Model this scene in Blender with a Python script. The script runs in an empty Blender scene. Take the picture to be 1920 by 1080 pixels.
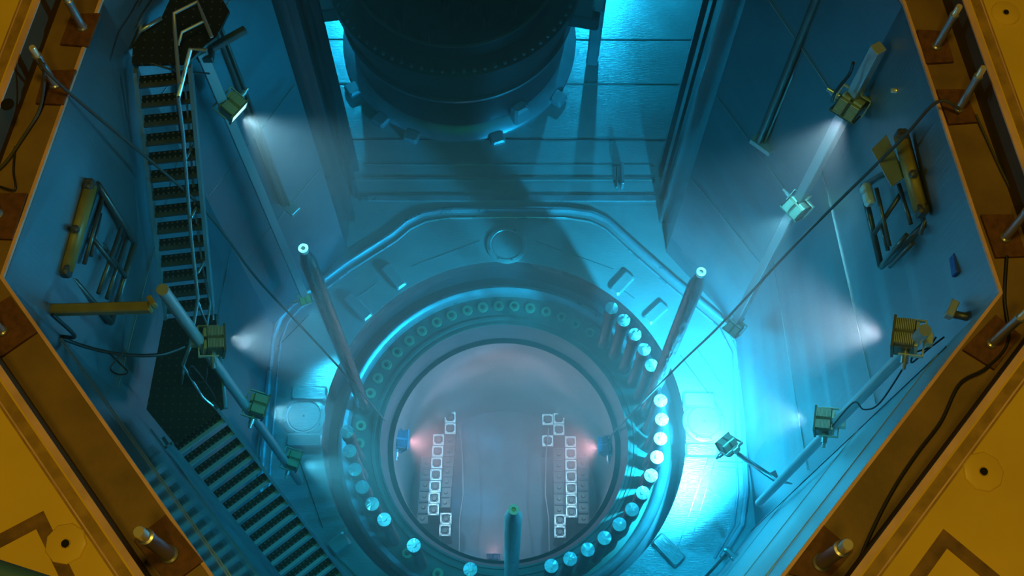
import bpy, bmesh, math, random
from mathutils import Vector, Matrix

random.seed(7)
SC = bpy.context.scene
COL = SC.collection
V = Vector
PI = math.pi

# ------------------------------------------------------------------ camera
FPX, NADX, NADY, CAMZ = 2300.0, 945.0, 1440.0, 19.458
CAMP = V((-0.004, -4.933, CAMZ))
_d = V(((NADX - 960) / FPX, -(NADY - 540) / FPX, -1.0)).normalized()      # straight down, in camera space
_y = (V((0, 1, 0)) - _d * _d.y).normalized()
_z = -_d
_x = _y.cross(_z)
BAS = Matrix((_x, _y, _z))                                                # camera space -> world
cam_d = bpy.data.cameras.new('camera')
cam_d.sensor_width = 36.0
cam_d.lens = FPX / 1920 * 36
cam_d.clip_end = 200
cam = bpy.data.objects.new('camera', cam_d)
COL.objects.link(cam)
cam.matrix_world = Matrix.Translation(CAMP) @ BAS.to_4x4()
SC.camera = cam


def at(px, py, z):
    """the point at height z that is seen at a pixel of the 1920x1080 frame"""
    r = BAS @ V(((px - 960) / FPX, -(py - 540) / FPX, -1.0))
    return CAMP + r * ((z - CAMZ) / r.z)


# ------------------------------------------------------------------ world, exposure, lamps of the hall
SC.view_settings.view_transform = 'Standard'
SC.view_settings.look = 'None'
SC.view_settings.gamma = 1
SC.view_settings.use_curve_mapping = False
SC.view_settings.exposure = 0.0
SC.cycles.max_bounces = 6
SC.cycles.diffuse_bounces = 3
SC.cycles.glossy_bounces = 3
SC.cycles.transparent_max_bounces = 12
SC.cycles.volume_bounces = 0
SC.cycles.volume_max_steps = 64
SC.cycles.sample_clamp_indirect = 3.0
SC.cycles.caustics_reflective = False
SC.cycles.caustics_refractive = False

W = bpy.data.worlds.new('world')
SC.world = W
W.use_nodes = True
W.node_tree.nodes['Background'].inputs[0].default_value = (0.10, 0.085, 0.05, 1)
W.node_tree.nodes['Background'].inputs[1].default_value = 0.12


def area_lamp(name, loc, target, size, power, color):
    l = bpy.data.lights.new(name, 'AREA')
    l.shape = 'DISK'
    l.size = size
    l.energy = power
    l.color = color
    o = bpy.data.objects.new(name, l)
    COL.objects.link(o)
    o.location = loc
    o.rotation_euler = (V(target) - V(loc)).to_track_quat('-Z', 'Y').to_euler()
    return o


HALL = (1.0, 0.64, 0.07)
area_lamp('hall_lamp_front', (0.5, -1.0, 26.0), (0, -1, 10), 2.2, 480, HALL)
area_lamp('hall_lamp_back', (-0.5, -9.0, 26.0), (0, -2, 10), 2.2, 370, HALL)

WATER_SCATTER = 0.030
WATER_ABSORB = (0.31, 0.048, 0.016)
LAMPC = (0.95, 0.90, 1.0)
POW = 1.3


# ------------------------------------------------------------------ tagging and mesh helpers
def tag(o, label=None, cat=None, group=None, kind=None):
    if label: o['label'] = label
    if cat: o['category'] = cat
    if group: o['group'] = group
    if kind: o['kind'] = kind
    return o


def empty(name, loc=(0, 0, 0), label=None, cat=None, group=None):
    o = bpy.data.objects.new(name, None)
    o.empty_display_size = 0.1
    COL.objects.link(o)
    o.location = loc
    return tag(o, label, cat, group)


class MB:
    def __init__(s):
        s.v, s.f, s.sm = [], [], []

    def add(s, vs, fs, smooth=False):
        n = len(s.v)
        s.v += [V(p) for p in vs]
        s.f += [[i + n for i in f] for f in fs]
        s.sm += [smooth] * len(fs)
        return s

    def box(s, c, size, R=None, bev=0.0):
        """box with chamfered vertical and horizontal edges"""
        hx, hy, hz = [a / 2 for a in size]
        b = min(bev, hx * .9, hy * .9, hz * .9)
        R = R or Matrix.Identity(3)
        c = V(c)
        if b <= 0:
            vs = [c + R @ V((x * hx, y * hy, z * hz)) for z in (-1, 1) for x, y in ((-1, -1), (1, -1), (1, 1), (-1, 1))]
            return s.add(vs, [(3, 2, 1, 0), (4, 5, 6, 7), (0, 1, 5, 4), (1, 2, 6, 5), (2, 3, 7, 6), (3, 0, 4, 7)])
        ring = lambda ex, ey, z: [(-ex + b, -ey, z), (ex - b, -ey, z), (ex, -ey + b, z), (ex, ey - b, z), (ex - b, ey, z), (-ex + b, ey, z), (-ex, ey - b, z), (-ex, -ey + b, z)]
        levels = [ring(hx - b, hy - b, -hz), ring(hx, hy, -hz + b), ring(hx, hy, hz - b), ring(hx - b, hy - b, hz)]
        vs = [c + R @ V(p) for L in levels for p in L]
        fs = [tuple(range(7, -1, -1)), tuple(range(24, 32))]
        for k in range(3):
            for i in range(8):
                j = (i + 1) % 8
                fs.append((k * 8 + i, k * 8 + j, k * 8 + 8 + j, k * 8 + 8 + i))
        return s.add(vs, fs)

    def tube(s, pts, r, n=8, caps=True, radii=None):
        pts = [V(p) for p in pts]
        vs, fs = [], []
        up = None
        for i, p in enumerate(pts):
            t = (pts[min(i + 1, len(pts) - 1)] - pts[max(i - 1, 0)]).normalized()
            if up is None:
                up = V((0, 0, 1)) if abs(t.z) < .9 else V((1, 0, 0))
            a = t.cross(up).normalized()
            b = a.cross(t).normalized()
            up = b
            rr = radii[i] if radii else r
            for k in range(n):
                w = 2 * PI * k / n
                vs.append(p + a * (math.cos(w) * rr) + b * (math.sin(w) * rr))
        for i in range(len(pts) - 1):
            for k in range(n):
                q = (k + 1) % n
                fs.append((i * n + k, i * n + q, (i + 1) * n + q, (i + 1) * n + k))
        s.add(vs, fs, True)
        if caps:
            m = len(s.v) - len(vs)
            s.f.append([m + k for k in range(n)][::-1]); s.sm.append(False)
            e = m + (len(pts) - 1) * n
            s.f.append([e + k for k in range(n)]); s.sm.append(False)
        return s

    def lathe(s, prof, c=(0, 0, 0), n=96, closed=False, a0=0, a1=2 * PI, smooth=True, R=None):
        """profile of (radius, z) turned about z"""
        c = V(c)
        R = R or Matrix.Identity(3)
        full = abs(a1 - a0 - 2 * PI) < 1e-6
        m = n if full else n + 1
        vs = [c + R @ V((r * math.cos(a0 + (a1 - a0) * k / n), r * math.sin(a0 + (a1 - a0) * k / n), z)) for k in range(m) for r, z in prof]
        P_ = len(prof)
        fs = []
        for k in range(n):
            q = (k + 1) % m
            for i in range(P_ if closed else P_ - 1):
                j = (i + 1) % P_
                fs.append((k * P_ + i, q * P_ + i, q * P_ + j, k * P_ + j))
        return s.add(vs, fs, smooth)

    def prism(s, poly, z0, z1):
        """flat polygon (x, y) between two heights"""
        n = len(poly)
        vs = [(x, y, z0) for x, y in poly] + [(x, y, z1) for x, y in poly]
        return s.add(vs, [tuple(range(n))[::-1], tuple(range(n, 2 * n))] + [(i, (i + 1) % n, n + (i + 1) % n, n + i) for i in range(n)])

    def build(s, name, mat, parent=None, loc=None, rot=None, sharp=35):
        me = bpy.data.meshes.new(name)
        o = bpy.data.objects.new(name, me)
        off = V(loc) if loc is not None else V((0, 0, 0))
        me.from_pydata([tuple(p) for p in s.v], [], s.f)
        me.materials.append(mat)
        for p, q in zip(me.polygons, s.sm):
            p.use_smooth = q
        me.validate()
        bm = bmesh.new(); bm.from_mesh(me)
        bmesh.ops.recalc_face_normals(bm, faces=bm.faces)
        lim = math.radians(sharp)
        for e in bm.edges:
            if len(e.link_faces) == 2 and e.calc_face_angle(0) > lim:
                e.smooth = False
        bm.to_mesh(me); bm.free()
        COL.objects.link(o)
        o.location = off
        if rot is not None: o.rotation_euler = rot
        if parent is not None: o.parent = parent
        return o


# ------------------------------------------------------------------ materials
def mat(name, color, metal=0.0, rough=0.5, noise=None, bump=None, spec=None, emit=None, var=0.25, col2=None):
    """noise = (scale xyz) of colour mottling, bump = (scale xyz, strength) of brushing"""
    m = bpy.data.materials.new(name)
    m.use_nodes = True
    nt = m.node_tree
    b = nt.nodes['Principled BSDF']
    b.inputs['Base Color'].default_value = (*color, 1)
    b.inputs['Metallic'].default_value = metal
    b.inputs['Roughness'].default_value = rough
    if spec is not None: b.inputs['Specular IOR Level'].default_value = spec
    if emit:
        b.inputs['Emission Color'].default_value = (*emit[0], 1)
        b.inputs['Emission Strength'].default_value = emit[1]
    tc = nt.nodes.new('ShaderNodeTexCoord')
    if noise:
        mp = nt.nodes.new('ShaderNodeMapping'); mp.inputs['Scale'].default_value = noise
        nz = nt.nodes.new('ShaderNodeTexNoise'); nz.inputs['Scale'].default_value = 1; nz.inputs['Detail'].default_value = 5
        rp = nt.nodes.new('ShaderNodeValToRGB')
        c2 = col2 or tuple(c * (1 - var) for c in color)
        rp.color_ramp.elements[0].position = .35; rp.color_ramp.elements[0].color = (*c2, 1)
        rp.color_ramp.elements[1].position = .65; rp.color_ramp.elements[1].color = (*color, 1)
        nt.links.new(tc.outputs['Object'], mp.inputs[0]); nt.links.new(mp.outputs[0], nz.inputs[0])
        nt.links.new(nz.outputs['Fac'], rp.inputs[0]); nt.links.new(rp.outputs[0], b.inputs['Base Color'])
        mr = nt.nodes.new('ShaderNodeMapRange')
        mr.inputs[3].default_value = max(.03, rough - .08); mr.inputs[4].default_value = min(1, rough + .1)
        nt.links.new(nz.outputs['Fac'], mr.inputs[0]); nt.links.new(mr.outputs[0], b.inputs['Roughness'])
    if bump:
        mp = nt.nodes.new('ShaderNodeMapping'); mp.inputs['Scale'].default_value = bump[0]
        nz = nt.nodes.new('ShaderNodeTexNoise'); nz.inputs['Scale'].default_value = 1; nz.inputs['Detail'].default_value = 3
        bp = nt.nodes.new('ShaderNodeBump'); bp.inputs['Strength'].default_value = bump[1]; bp.inputs['Distance'].default_value = .02
        nt.links.new(tc.outputs['Object'], mp.inputs[0]); nt.links.new(mp.outputs[0], nz.inputs[0])
        nt.links.new(nz.outputs['Fac'], bp.inputs['Height']); nt.links.new(bp.outputs[0], b.inputs['Normal'])
    return m


def dotted(name, base, dot, pitch=0.055, metal=.7, rough=.35, radius=.2):
    """steel sheet with rows of punched round studs"""
    m = mat(name, base, metal, rough)
    nt = m.node_tree; b = nt.nodes['Principled BSDF']
    tc = nt.nodes.new('ShaderNodeTexCoord')
    prev = tc.outputs['Object']
    for op, val in (('SCALE', 1 / pitch), ('FRACTION', None), ('SUBTRACT', (.5, .5, 0)), ('MULTIPLY', (1, 1, 0)), ('LENGTH', None)):
        n = nt.nodes.new('ShaderNodeVectorMath'); n.operation = op
        nt.links.new(prev, n.inputs[0])
        if op == 'SCALE': n.inputs['Scale'].default_value = val
        elif val: n.inputs[1].default_value = val
        prev = n.outputs['Value'] if op == 'LENGTH' else n.outputs[0]
    lt = nt.nodes.new('ShaderNodeMath'); lt.operation = 'LESS_THAN'; lt.inputs[1].default_value = radius
    nt.links.new(prev, lt.inputs[0])
    mx = nt.nodes.new('ShaderNodeMix'); mx.data_type = 'RGBA'
    mx.inputs['A'].default_value = (*base, 1); mx.inputs['B'].default_value = (*dot, 1)
    nt.links.new(lt.outputs[0], mx.inputs['Factor']); nt.links.new(mx.outputs['Result'], b.inputs['Base Color'])
    return m


M = dict(
    floor=mat('floor_steel', (.50, .53, .54), .45, .32, (1.1, 1.6, 1), ((9, 70, 6), .28), var=.18),
    wall=mat('wall_steel', (.30, .36, .40), .86, .34, (.9, .9, .5), ((30, 30, 1.2), .10), var=.2),
    nearwall=mat('near_wall_steel_lit', (.48, .55, .58), .35, .3, (.9, .9, .5), ((30, 30, 1.2), .18), var=.2),  # paler wall steel, its bright lighting put into the colour
    mirror=mat('mirror_wall_steel', (.42, .47, .50), .85, .12, (.9, .9, .5), ((3, 3, .8), .05), var=.15),
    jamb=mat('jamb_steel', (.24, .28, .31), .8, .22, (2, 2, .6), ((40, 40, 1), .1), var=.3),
    seam=mat('weld_seam', (.62, .68, .68), .8, .22),
    kerb=mat('kerb_steel', (.45, .55, .60), .6, .28, (3, 3, 3), None),
    trench=mat('trench_steel', (.055, .075, .085), .4, .5, (3, 3, 3), None),
    flange=mat('flange_steel', (.075, .145, .12), .4, .42, (3, 3, 3), None, var=.3),
    seal=mat('seal_ring_steel', (.30, .42, .44), .5, .3, (4, 4, 4), None),
    vessel=mat('vessel_cladding', (.30, .27, .27), .35, .45, (1.5, 1.5, 1.5), None),
    barrel=mat('barrel_steel', (.20, .18, .175), .4, .42, (1.5, 1.5, 1.5), None),
    stud=mat('stud_steel', (.13, .12, .13), .7, .38, (5, 5, 2), None),
    cap=mat('machined_cap', (.80, .84, .84), .85, .16, None, ((3, 40, 3), .2)),
    plug=mat('brass_plug', (.22, .42, .25), .6, .3),
    plugdark=mat('plug_socket', (.04, .09, .06), .5, .4),
    polished=mat('polished_steel', (.34, .36, .37), .92, .12, None, ((14, 14, 3), .9)),
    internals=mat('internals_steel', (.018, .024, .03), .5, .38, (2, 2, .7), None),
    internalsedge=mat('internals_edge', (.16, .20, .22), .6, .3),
    stand=mat('stand_steel', (.36, .43, .47), .5, .35, (3, 3, 3), None),  # colour brightened to add light to the poorly lit stand
    galv=mat('galvanised_tube', (.44, .47, .48), .75, .3),
    pole=mat('pole_steel', (.48, .53, .56), .45, .28),
    fixture=mat('lamp_housing', (.85, .82, .62), .5, .25),  # pale yellowish tone stands in for orange lamp glints on the fins
    housing=mat('lamp_housing_dark', (.20, .19, .13), .7, .3),
    blackfix=mat('lamp_core_housing', (.10, .17, .26), .4, .35),
    glass=mat('lit_lamp_glass', (.9, .9, .9), 0, .2, emit=((.80, .92, 1), 2.5)),
    warmglass=mat('warm_lamp_glass', (.9, .8, .7), 0, .2, emit=((1, .3, .25), 8)),
    cable=mat('black_rubber', (.012, .012, .013), 0, .5),
    rope=mat('grey_rope', (.05, .055, .055), 0, .7),
    nosing=mat('stair_nosing_lit', (.45, .55, .60), .3, .35),  # pale tone stands in for the strong light on the lower flight
    stringer=mat('stair_steel', (.26, .34, .38), .45, .36, (3, 3, 3), None),
    rack=mat('rack_steel', (.13, .125, .12), .55, .35, (6, 6, 6), None),
    yellowbar=mat('yellow_steel', (.33, .24, .06), .15, .45, (6, 6, 6), None),  # brown-yellow tone for the rack beams and the left brace
    coping=mat('coping_paint', (.25, .16, .05), 0, .5, (2, 2, 2), ((25, 25, 25), .08), var=.35),
    face=mat('upstand_face_shaded', (.07, .045, .018), 0, .6, (3, 3, 3), None),  # dark brown puts the shade on the upstand into its colour
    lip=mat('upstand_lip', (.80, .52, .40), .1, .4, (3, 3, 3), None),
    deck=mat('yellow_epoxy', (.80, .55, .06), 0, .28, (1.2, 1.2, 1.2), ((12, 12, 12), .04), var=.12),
    groove=mat('deck_trim_paint', (.42, .26, .05), 0, .4, (8, 8, 8), None, var=.3),
    worn=mat('worn_brown_patch', (.26, .14, .035), 0, .5, (7, 7, 7), None, var=.5),
    rust=mat('rusted_plate', (.155, .062, .02), .1, .6, (14, 14, 14), None, var=.45),
    dark=mat('hole_dark', (.004, .004, .004), 0, .9),
    bluepaint=mat('blue_paint', (.02, .06, .30), 0, .4),
    bluerail=mat('blue_railing_paint', (.03, .10, .22), 0, .4),
    treadplate=dotted('tread_plate', (.03, .035, .03), (.25, .27, .26), .052),
    landing=dotted('landing_plate', (.045, .045, .035), (.20, .20, .18), .085, radius=.09),
    fuel=mat('fuel_nozzle_steel', (.92, .88, .80), .25, .4),
    fueldull=mat('fuel_nozzle_dim', (.10, .085, .075), .6, .4),  # dark bodies; on the dim assemblies the tone stands in for weaker light
    coreplate=mat('core_plate', (.15, .13, .135), .3, .5, (3, 3, 3), None),
)

_nt = M['cap'].node_tree
_b = _nt.nodes['Principled BSDF']
_b.inputs['Anisotropic'].default_value = .5
_b.inputs['Metallic'].default_value = .3
_b.inputs['Roughness'].default_value = .22
_tg = _nt.nodes.new('ShaderNodeTangent'); _tg.direction_type = 'RADIAL'; _tg.axis = 'Z'
_nt.links.new(_tg.outputs[0], _b.inputs['Tangent'])

# ------------------------------------------------------------------ levels and plan of the pool
ZC, ZF, ZW = 10.5, 0.8, 10.36                    # coping, cavity floor, water level
PLAN = [  # name, foot (x, y), head (x, y)
    ('R', (3.82, -1.51), (3.89, -1.47)), ('TR', (3.72, 1.72), (3.45, 1.22)), ('CR', (2.68, 3.00), (2.68, 3.00)),
    ('JR', (2.72, 4.90), (2.72, 4.90)), ('W1', (5.2, 4.9), (5.2, 4.9)), ('W2', (5.2, 13), (5.2, 13)), ('W3', (-5.2, 13), (-5.2, 13)),
    ('W4', (-5.2, 4.9), (-5.2, 4.9)), ('JL', (-2.55, 4.90), (-2.55, 4.90)), ('CL', (-2.60, 3.05), (-2.60, 3.05)),
    ('TL', (-3.72, 1.72), (-3.47, 1.24)), ('L', (-3.90, -1.50), (-3.94, -1.34)), ('BL', (-1.0, -5.01), (-1.0, -5.01)), ('BR', (.81, -5.01), (.81, -5.01))]
FOOT = {n: V((*a, ZF)) for n, a, b in PLAN}
HEAD = {n: V((*b, ZC - .02)) for n, a, b in PLAN}


def wall(name, a, b, m, d=.16):
    """a solid wall between two plan corners; its inner face is ruled from foot to head"""
    fa, fb, ha, hb = FOOT[a].copy(), FOOT[b].copy(), HEAD[a], HEAD[b]
    fa.z = fb.z = ZF - .25
    t = (fb - fa).normalized()
    out = V((t.y, -t.x, 0)) * d
    fs, vs = [], []
    N = 12
    for i in range(N + 1):
        for (p, q) in ((fa, ha), (fb, hb)):
            vs.append(p.lerp(q, i / N))
        for (p, q) in ((fb, hb), (fa, ha)):
            vs.append(p.lerp(q, i / N) + out)
    for i in range(N):
        o = i * 4
        for k in range(4):
            fs.append((o + k, o + (k + 1) % 4, o + 4 + (k + 1) % 4, o + 4 + k))
    fs += [(3, 2, 1, 0), (N * 4, N * 4 + 1, N * 4 + 2, N * 4 + 3)]
    return tag(MB().add(vs, fs).build(name, m), kind='structure')


wall('wall_right', 'R', 'TR', M['wall'])
wall('wall_right_chamfer', 'TR', 'CR', M['wall'])
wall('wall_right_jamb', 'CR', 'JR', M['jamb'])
wall('wall_rear_return_right', 'JR', 'W1', M['wall'])
wall('wall_rear_right', 'W1', 'W2', M['wall'])
wall('wall_rear', 'W2', 'W3', M['wall'])
wall('wall_rear_left', 'W3', 'W4', M['wall'])
wall('wall_rear_return_left', 'W4', 'JL', M['wall'])
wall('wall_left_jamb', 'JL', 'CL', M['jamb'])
wall('wall_left_chamfer', 'CL', 'TL', M['wall'])
wall('wall_left', 'TL', 'L', M['wall'])
wall('wall_front_left', 'L', 'BL', M['mirror'])
wall('wall_front', 'BL', 'BR', M['wall'])
wall('wall_front_right', 'BR', 'R', M['nearwall'])

# cavity floor with the round opening of the vessel pit
RP = 2.84
bm = bmesh.new()
outer = [bm.verts.new((*a, ZF)) for n, a, b in PLAN]
inner = [bm.verts.new((RP * math.cos(2 * PI * k / 128), RP * math.sin(2 * PI * k / 128), ZF)) for k in range(128)]
es = [bm.edges.new((outer[i], outer[(i + 1) % len(outer)])) for i in range(len(outer))]
es += [bm.edges.new((inner[i], inner[(i + 1) % 128])) for i in range(128)]
bmesh.ops.triangle_fill(bm, use_beauty=True, use_dissolve=False, edges=es)
for f_ in bm.faces:
    if f_.normal.z < 0: f_.normal_flip()
kill = [f_ for f_ in bm.faces if f_.calc_center_median().xy.length < RP * .97 and all(v in inner for v in f_.verts)]
bmesh.ops.delete(bm, geom=kill, context='FACES')
ext = bmesh.ops.extrude_face_region(bm, geom=list(bm.faces))
for v in ext['geom']:
    if isinstance(v, bmesh.types.BMVert): v.co.z -= .2
bmesh.ops.recalc_face_normals(bm, faces=bm.faces)
me = bpy.data.meshes.new('floor'); bm.to_mesh(me); bm.free(); me.materials.append(M['floor'])
fl = bpy.data.objects.new('floor', me); COL.objects.link(fl); tag(fl, kind='structure')

# the kerb bead on the cavity floor, an octagon with rounded corners
ker = [(3.28, -2.0), (3.62, -1.5), (3.72, -1.0), (3.76, .6), (3.78, 1.3), (3.6, 1.75), (2.75, 2.55), (2.0, 3.3), (1.75, 3.56), (1.47, 3.70), (1.1, 3.76), (0, 3.78),
       (-1.0, 3.76), (-1.35, 3.70), (-1.62, 3.56), (-1.85, 3.34), (-2.6, 2.80), (-3.45, 2.08), (-3.62, 1.85), (-3.72, 1.5), (-3.74, .6), (-3.74, -1.0)]
tag(MB().tube([(x, y, ZF + .01) for x, y in ker], .05, 10).build('trim_1', M['kerb']), kind='structure')
tag(MB().tube([(x * .965, y * .962 if y > 0 else y, ZF) for x, y in ker], .02, 8).build('trim_2', M['kerb']), kind='structure')


def strip(name, pts, w, h, m):
    """a flat bead following points"""
    b = MB()
    for p, q in zip(pts, pts[1:]):
        p, q = V(p), V(q)
        t = (q - p)
        L = t.length
        t.normalize()
        z = V((0, 0, 1)) if abs(t.z) < .9 else V((1, 0, 0))
        x = t.cross(z).normalized()
        y = x.cross(t)
        R = Matrix((x, t, y)).transposed()
        b.box((p + q) / 2, (w, L, h), R)
    return tag(b.build(name, m), kind='structure')


# weld seams of the floor plates
k = 3
for a, b_ in (((900, 452), (770, 500)), ((1005, 452), (1150, 505)), ((1275, 665), (1345, 760)), ((1308, 655), (1352, 720)), ((1328, 858), (1270, 1030)), ((555, 845), (605, 990)), ((665, 560), (708, 530)), ((1162, 540), (1190, 560)),
              ((1345, 865), (1415, 868)), ((1345, 875), (1418, 880)), ((1340, 865), (1300, 1000)), ((520, 650), (580, 590))):
    k += 1
    strip('trim_%d' % k, [at(*a, ZF + .003), at(*b_, ZF + .003)], .012, .008, M['seam' if k % 3 else 'trench'])
# rear pool floor: lips and plate joints in front of the stand
for y0, w, h, m_ in ((3.98, .10, .03, 'kerb'), (4.35, .05, .02, 'seam'), (4.62, .02, .01, 'seam'), (5.1, .02, .01, 'trench'), (6.2, .02, .01, 'seam'), (7.1, .02, .01, 'trench')):
    k += 1
    x0, x1 = (-2.4, 2.55) if y0 < 4.8 else (-5, 5)
    strip('trim_%d' % k, [(x0, y0, ZF + h / 2), (x1, y0, ZF + h / 2)], w, h, M[m_])
# weld seams of the walls
def onwall(a, b, u, z, off=.008):
    f = (z - ZF) / (ZC - ZF)
    p = FOOT[a].lerp(FOOT[b], u); q = HEAD[a].lerp(HEAD[b], u)
    r = p.lerp(q, f); r.z = z
    t = (FOOT[b] - FOOT[a]).normalized()
    return r + V((-t.y, t.x, 0)) * off
for a, b, zs in (('R', 'TR', (4.2, 7.2)), ('TR', 'CR', (3.6, 5.9, 8.4)), ('CL', 'TL', (3.8, 6.1, 8.6)), ('TL', 'L', (4.5, 7.5)), ('BR', 'R', (3.5, 6.8, 9.3)), ('L', 'BL', (9.3, 6.4))):
    for z in zs:
        k += 1
        strip('trim_%d' % k, [onwall(a, b, .02, z), onwall(a, b, .98, z)], .010, .010, M['wall' if b == 'BL' else 'nearwall' if a == 'BR' else 'seam'])
for a, b, u in (('BR', 'R', .97),):
    k += 1
    strip('trim_%d' % k, [onwall(a, b, u, ZF + .1), onwall(a, b, u, 9.5)], .012, .012, M['wall'])
# gate guide rails up the jambs
for (a, b, xs) in (('CR', 'JR', 1), ('JL', 'CL', -1)):
    for u, w, d, mm in ((.30, .10, .10, 'jamb'), (.55, .05, .16, 'jamb'), (.80, .10, .10, 'jamb'), (.42, .03, .03, 'seam')):
        uu = u if xs > 0 else 1 - u
        k += 1
        strip('trim_%d' % k, [onwall(a, b, uu, ZF + .02, d / 2), onwall(a, b, uu, 10.3, d / 2)], d, w, M[mm])

# ------------------------------------------------------------------ reactor vessel
ves = empty('reactor_vessel', (0, 0, 0), 'large round open reactor vessel with green flange sunk in the middle of the pool floor', 'reactor vessel')
MB().lathe([(RP, ZF - .01), (RP, .06), (2.70, .06), (2.70, -.3), (RP + .12, -.3), (RP + .12, ZF - .01)], closed=True, n=128).build('annular_trench', M['trench'], ves)
MB().lathe([(2.70, .05), (2.695, .12), (2.66, .18), (2.61, .205), (2.56, .18), (2.525, .12), (2.52, .02), (2.52, -.2), (2.70, -.2)], closed=True, n=128).build('seal_ring', M['seal'], ves)
MB().lathe([(2.52, .0), (2.16, .0), (2.15, .035), (2.11, .035), (2.10, .0), (2.05, .0), (2.04, .03), (2.01, .03), (2.01, -.45), (2.52, -.45)], closed=True, n=128).build('flange', M['flange'], ves)
MB().lathe([(2.01, .0), (2.0, -.06), (1.93, -.22), (1.93, -.45), (1.84, -.45), (1.84, -.50), (2.01, -.50)], closed=True, n=128).build('inner_lip', M['trench'], ves)
MB().lathe([(1.93, -.45), (1.84, -.45), (1.83, -.55), (1.83, -4.8), (1.95, -4.8), (1.95, -.45)], closed=True, n=128).build('barrel_wall', M['barrel'], ves)
MB().lathe([(1.84, -4.8), (1.84, -4.7), (.001, -4.7), (.001, -4.8)], n=96).build('core_plate', M['coreplate'], ves)
fmr = MB()
for x0, pts in ((-.86, 0), (.86, 0)):
    sgn = 1 if x0 < 0 else -1
    ys = [(-1.28, 0), (-.55, 0.0), (-.1, .06), (.6, .04), (1.2, -.02)]
    pl = [(x0 + sgn * (.02 + d), y, -3.66) for y, d in ys]
    fmr.tube(pl, .012, 6)
fmr.build('baffle_edge', M['barrel'], ves)

# ------------------------------------------------------------------ stud bolts and plugs on the flange
HN = {0: 'three', 1: 'two', 2: 'one', 3: 'twelve', 4: 'eleven', 5: 'ten', 6: 'nine', 7: 'eight', 8: 'seven', 9: 'six', 10: 'five', 11: 'four'}
ORD = ['first', 'second', 'third', 'fourth', 'fifth', 'sixth', 'seventh', 'eighth', 'ninth', 'tenth', 'eleventh', 'twelfth', 'thirteenth', 'fourteenth', 'fifteenth', 'sixteenth', 'seventeenth', 'eighteenth', 'nineteenth', 'twentieth']


def copy_tree(o, parent=None):
    c = o.copy()
    COL.objects.link(c)
    if parent is not None: c.parent = parent
    for ch in list(o.children):
        copy_tree(ch, c)
    return c


stud0 = empty('stud_bolt')
MB().lathe([(.001, .0), (.098, 0), (.098, .30), (.085, .33), (.085, 1.50), (.001, 1.50)], n=24).build('shank', M['stud'], stud0)
MB().lathe([(.001, 1.48), (.104, 1.48), (.098, 1.50), (.098, 1.72), (.001, 1.72)], n=28).build('collar', M['stud'], stud0)
b = MB()
NW = 14
for q_ in range(NW):
    a_, c_ = 2 * PI * q_ / NW, 2 * PI * (q_ + 1) / NW
    t_, u_ = random.uniform(-.010, .010), random.uniform(-.010, .010)
    for r0, r1 in ((.030, .100),):
        b.add([(r0 * math.cos(a_), r0 * math.sin(a_), 1.75), (r1 * math.cos(a_), r1 * math.sin(a_), 1.744 + t_), (r1 * math.cos((a_ + c_) / 2), r1 * math.sin((a_ + c_) / 2), 1.744 + (t_ + u_) / 2), (r1 * math.cos(c_), r1 * math.sin(c_), 1.744 + u_), (r0 * math.cos(c_), r0 * math.sin(c_), 1.75)], [(0, 1, 2), (0, 2, 3), (0, 3, 4)])
b.lathe([(.095, 1.721), (.100, 1.725), (.100, 1.738)], n=28)
b.lathe([(.032, 1.745), (.030, 1.76), (.001, 1.762)], n=16)
b.build('cap', M['cap'], stud0)
WA = [45.2, 38.7, 31.8, 25.1, 18.4, 4.6, -2.5, -9.7, -16.7, -23.8, -30.8, -38, -45, -52.2, -59.4, -66.4, -73.4]
WL = [-101.9, -123.5, -137.5, -144.6, -151.7, -158.7, -165.8, -173.0]
first = True
for i, a in enumerate(WA + WL):
    o = stud0 if first else copy_tree(stud0)
    first = False
    o.location = (2.35 * math.cos(math.radians(a)), 2.35 * math.sin(math.radians(a)), 0)
    o.rotation_euler = (0, 0, random.uniform(0, 6))
    if i < 5:
        lab = 'shiny capped stud bolt above the right guide stud, %s from the top' % ORD[i]
    elif i < 17:
        lab = 'shiny capped stud bolt on the flange, %s clockwise below the right guide stud' % ORD[i - 5]
    elif i == 17:
        lab = 'lone stud bolt with shiny cap at the bottom, just left of the nearest guide stud'
    elif i == 18:
        lab = 'lone stud bolt with shiny cap at lower left, above a green hole plug'
    else:
        lab = 'shiny capped stud bolt in the left arc of six, %s from the top' % ORD[24 - i]
    tag(o, lab, 'bolt', 'stud bolts standing on the vessel flange')

plug0 = empty('hole_plug')
MB().lathe([(.001, .0), (.088, 0), (.088, .03), (.080, .04), (.045, .04), (.040, .026), (.001, .026)], n=28).build('disc', M['plug'], plug0)
MB().lathe([(.001, .026), (.034, .026), (.030, .05), (.018, .055), (.016, .04), (.001, .04)], n=16).build('socket', M['plugdark'], plug0)
GA = [52.4, 59.3, 65.8, 72.5, 79.3, 85.9, 92.3, 98.9, 105.4, 112.2, 119.0, 126.0, 132.6, 139.4, 146.3, 152.9, 159.7, 173.6, 180.8, 229.7, 243.8]
for i, a in enumerate(GA):
    o = plug0 if i == 0 else copy_tree(plug0)
    o.location = (2.35 * math.cos(math.radians(a)), 2.35 * math.sin(math.radians(a)), .0)
    if i < 17:
        lab = 'green round plug in the upper flange arc, %s leftward from the upright studs' % ORD[i]
    else:
        lab = ['green round plug with a bright eye right of the topmost stud of the left arc', 'green round plug half hidden below the one with a bright eye', 'green round plug under the lone stud at lower left', 'green round plug at the bottom edge left of the lowest studs'][i - 17]
    tag(o, lab, 'plug', 'green plugs in the flange holes')

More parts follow.
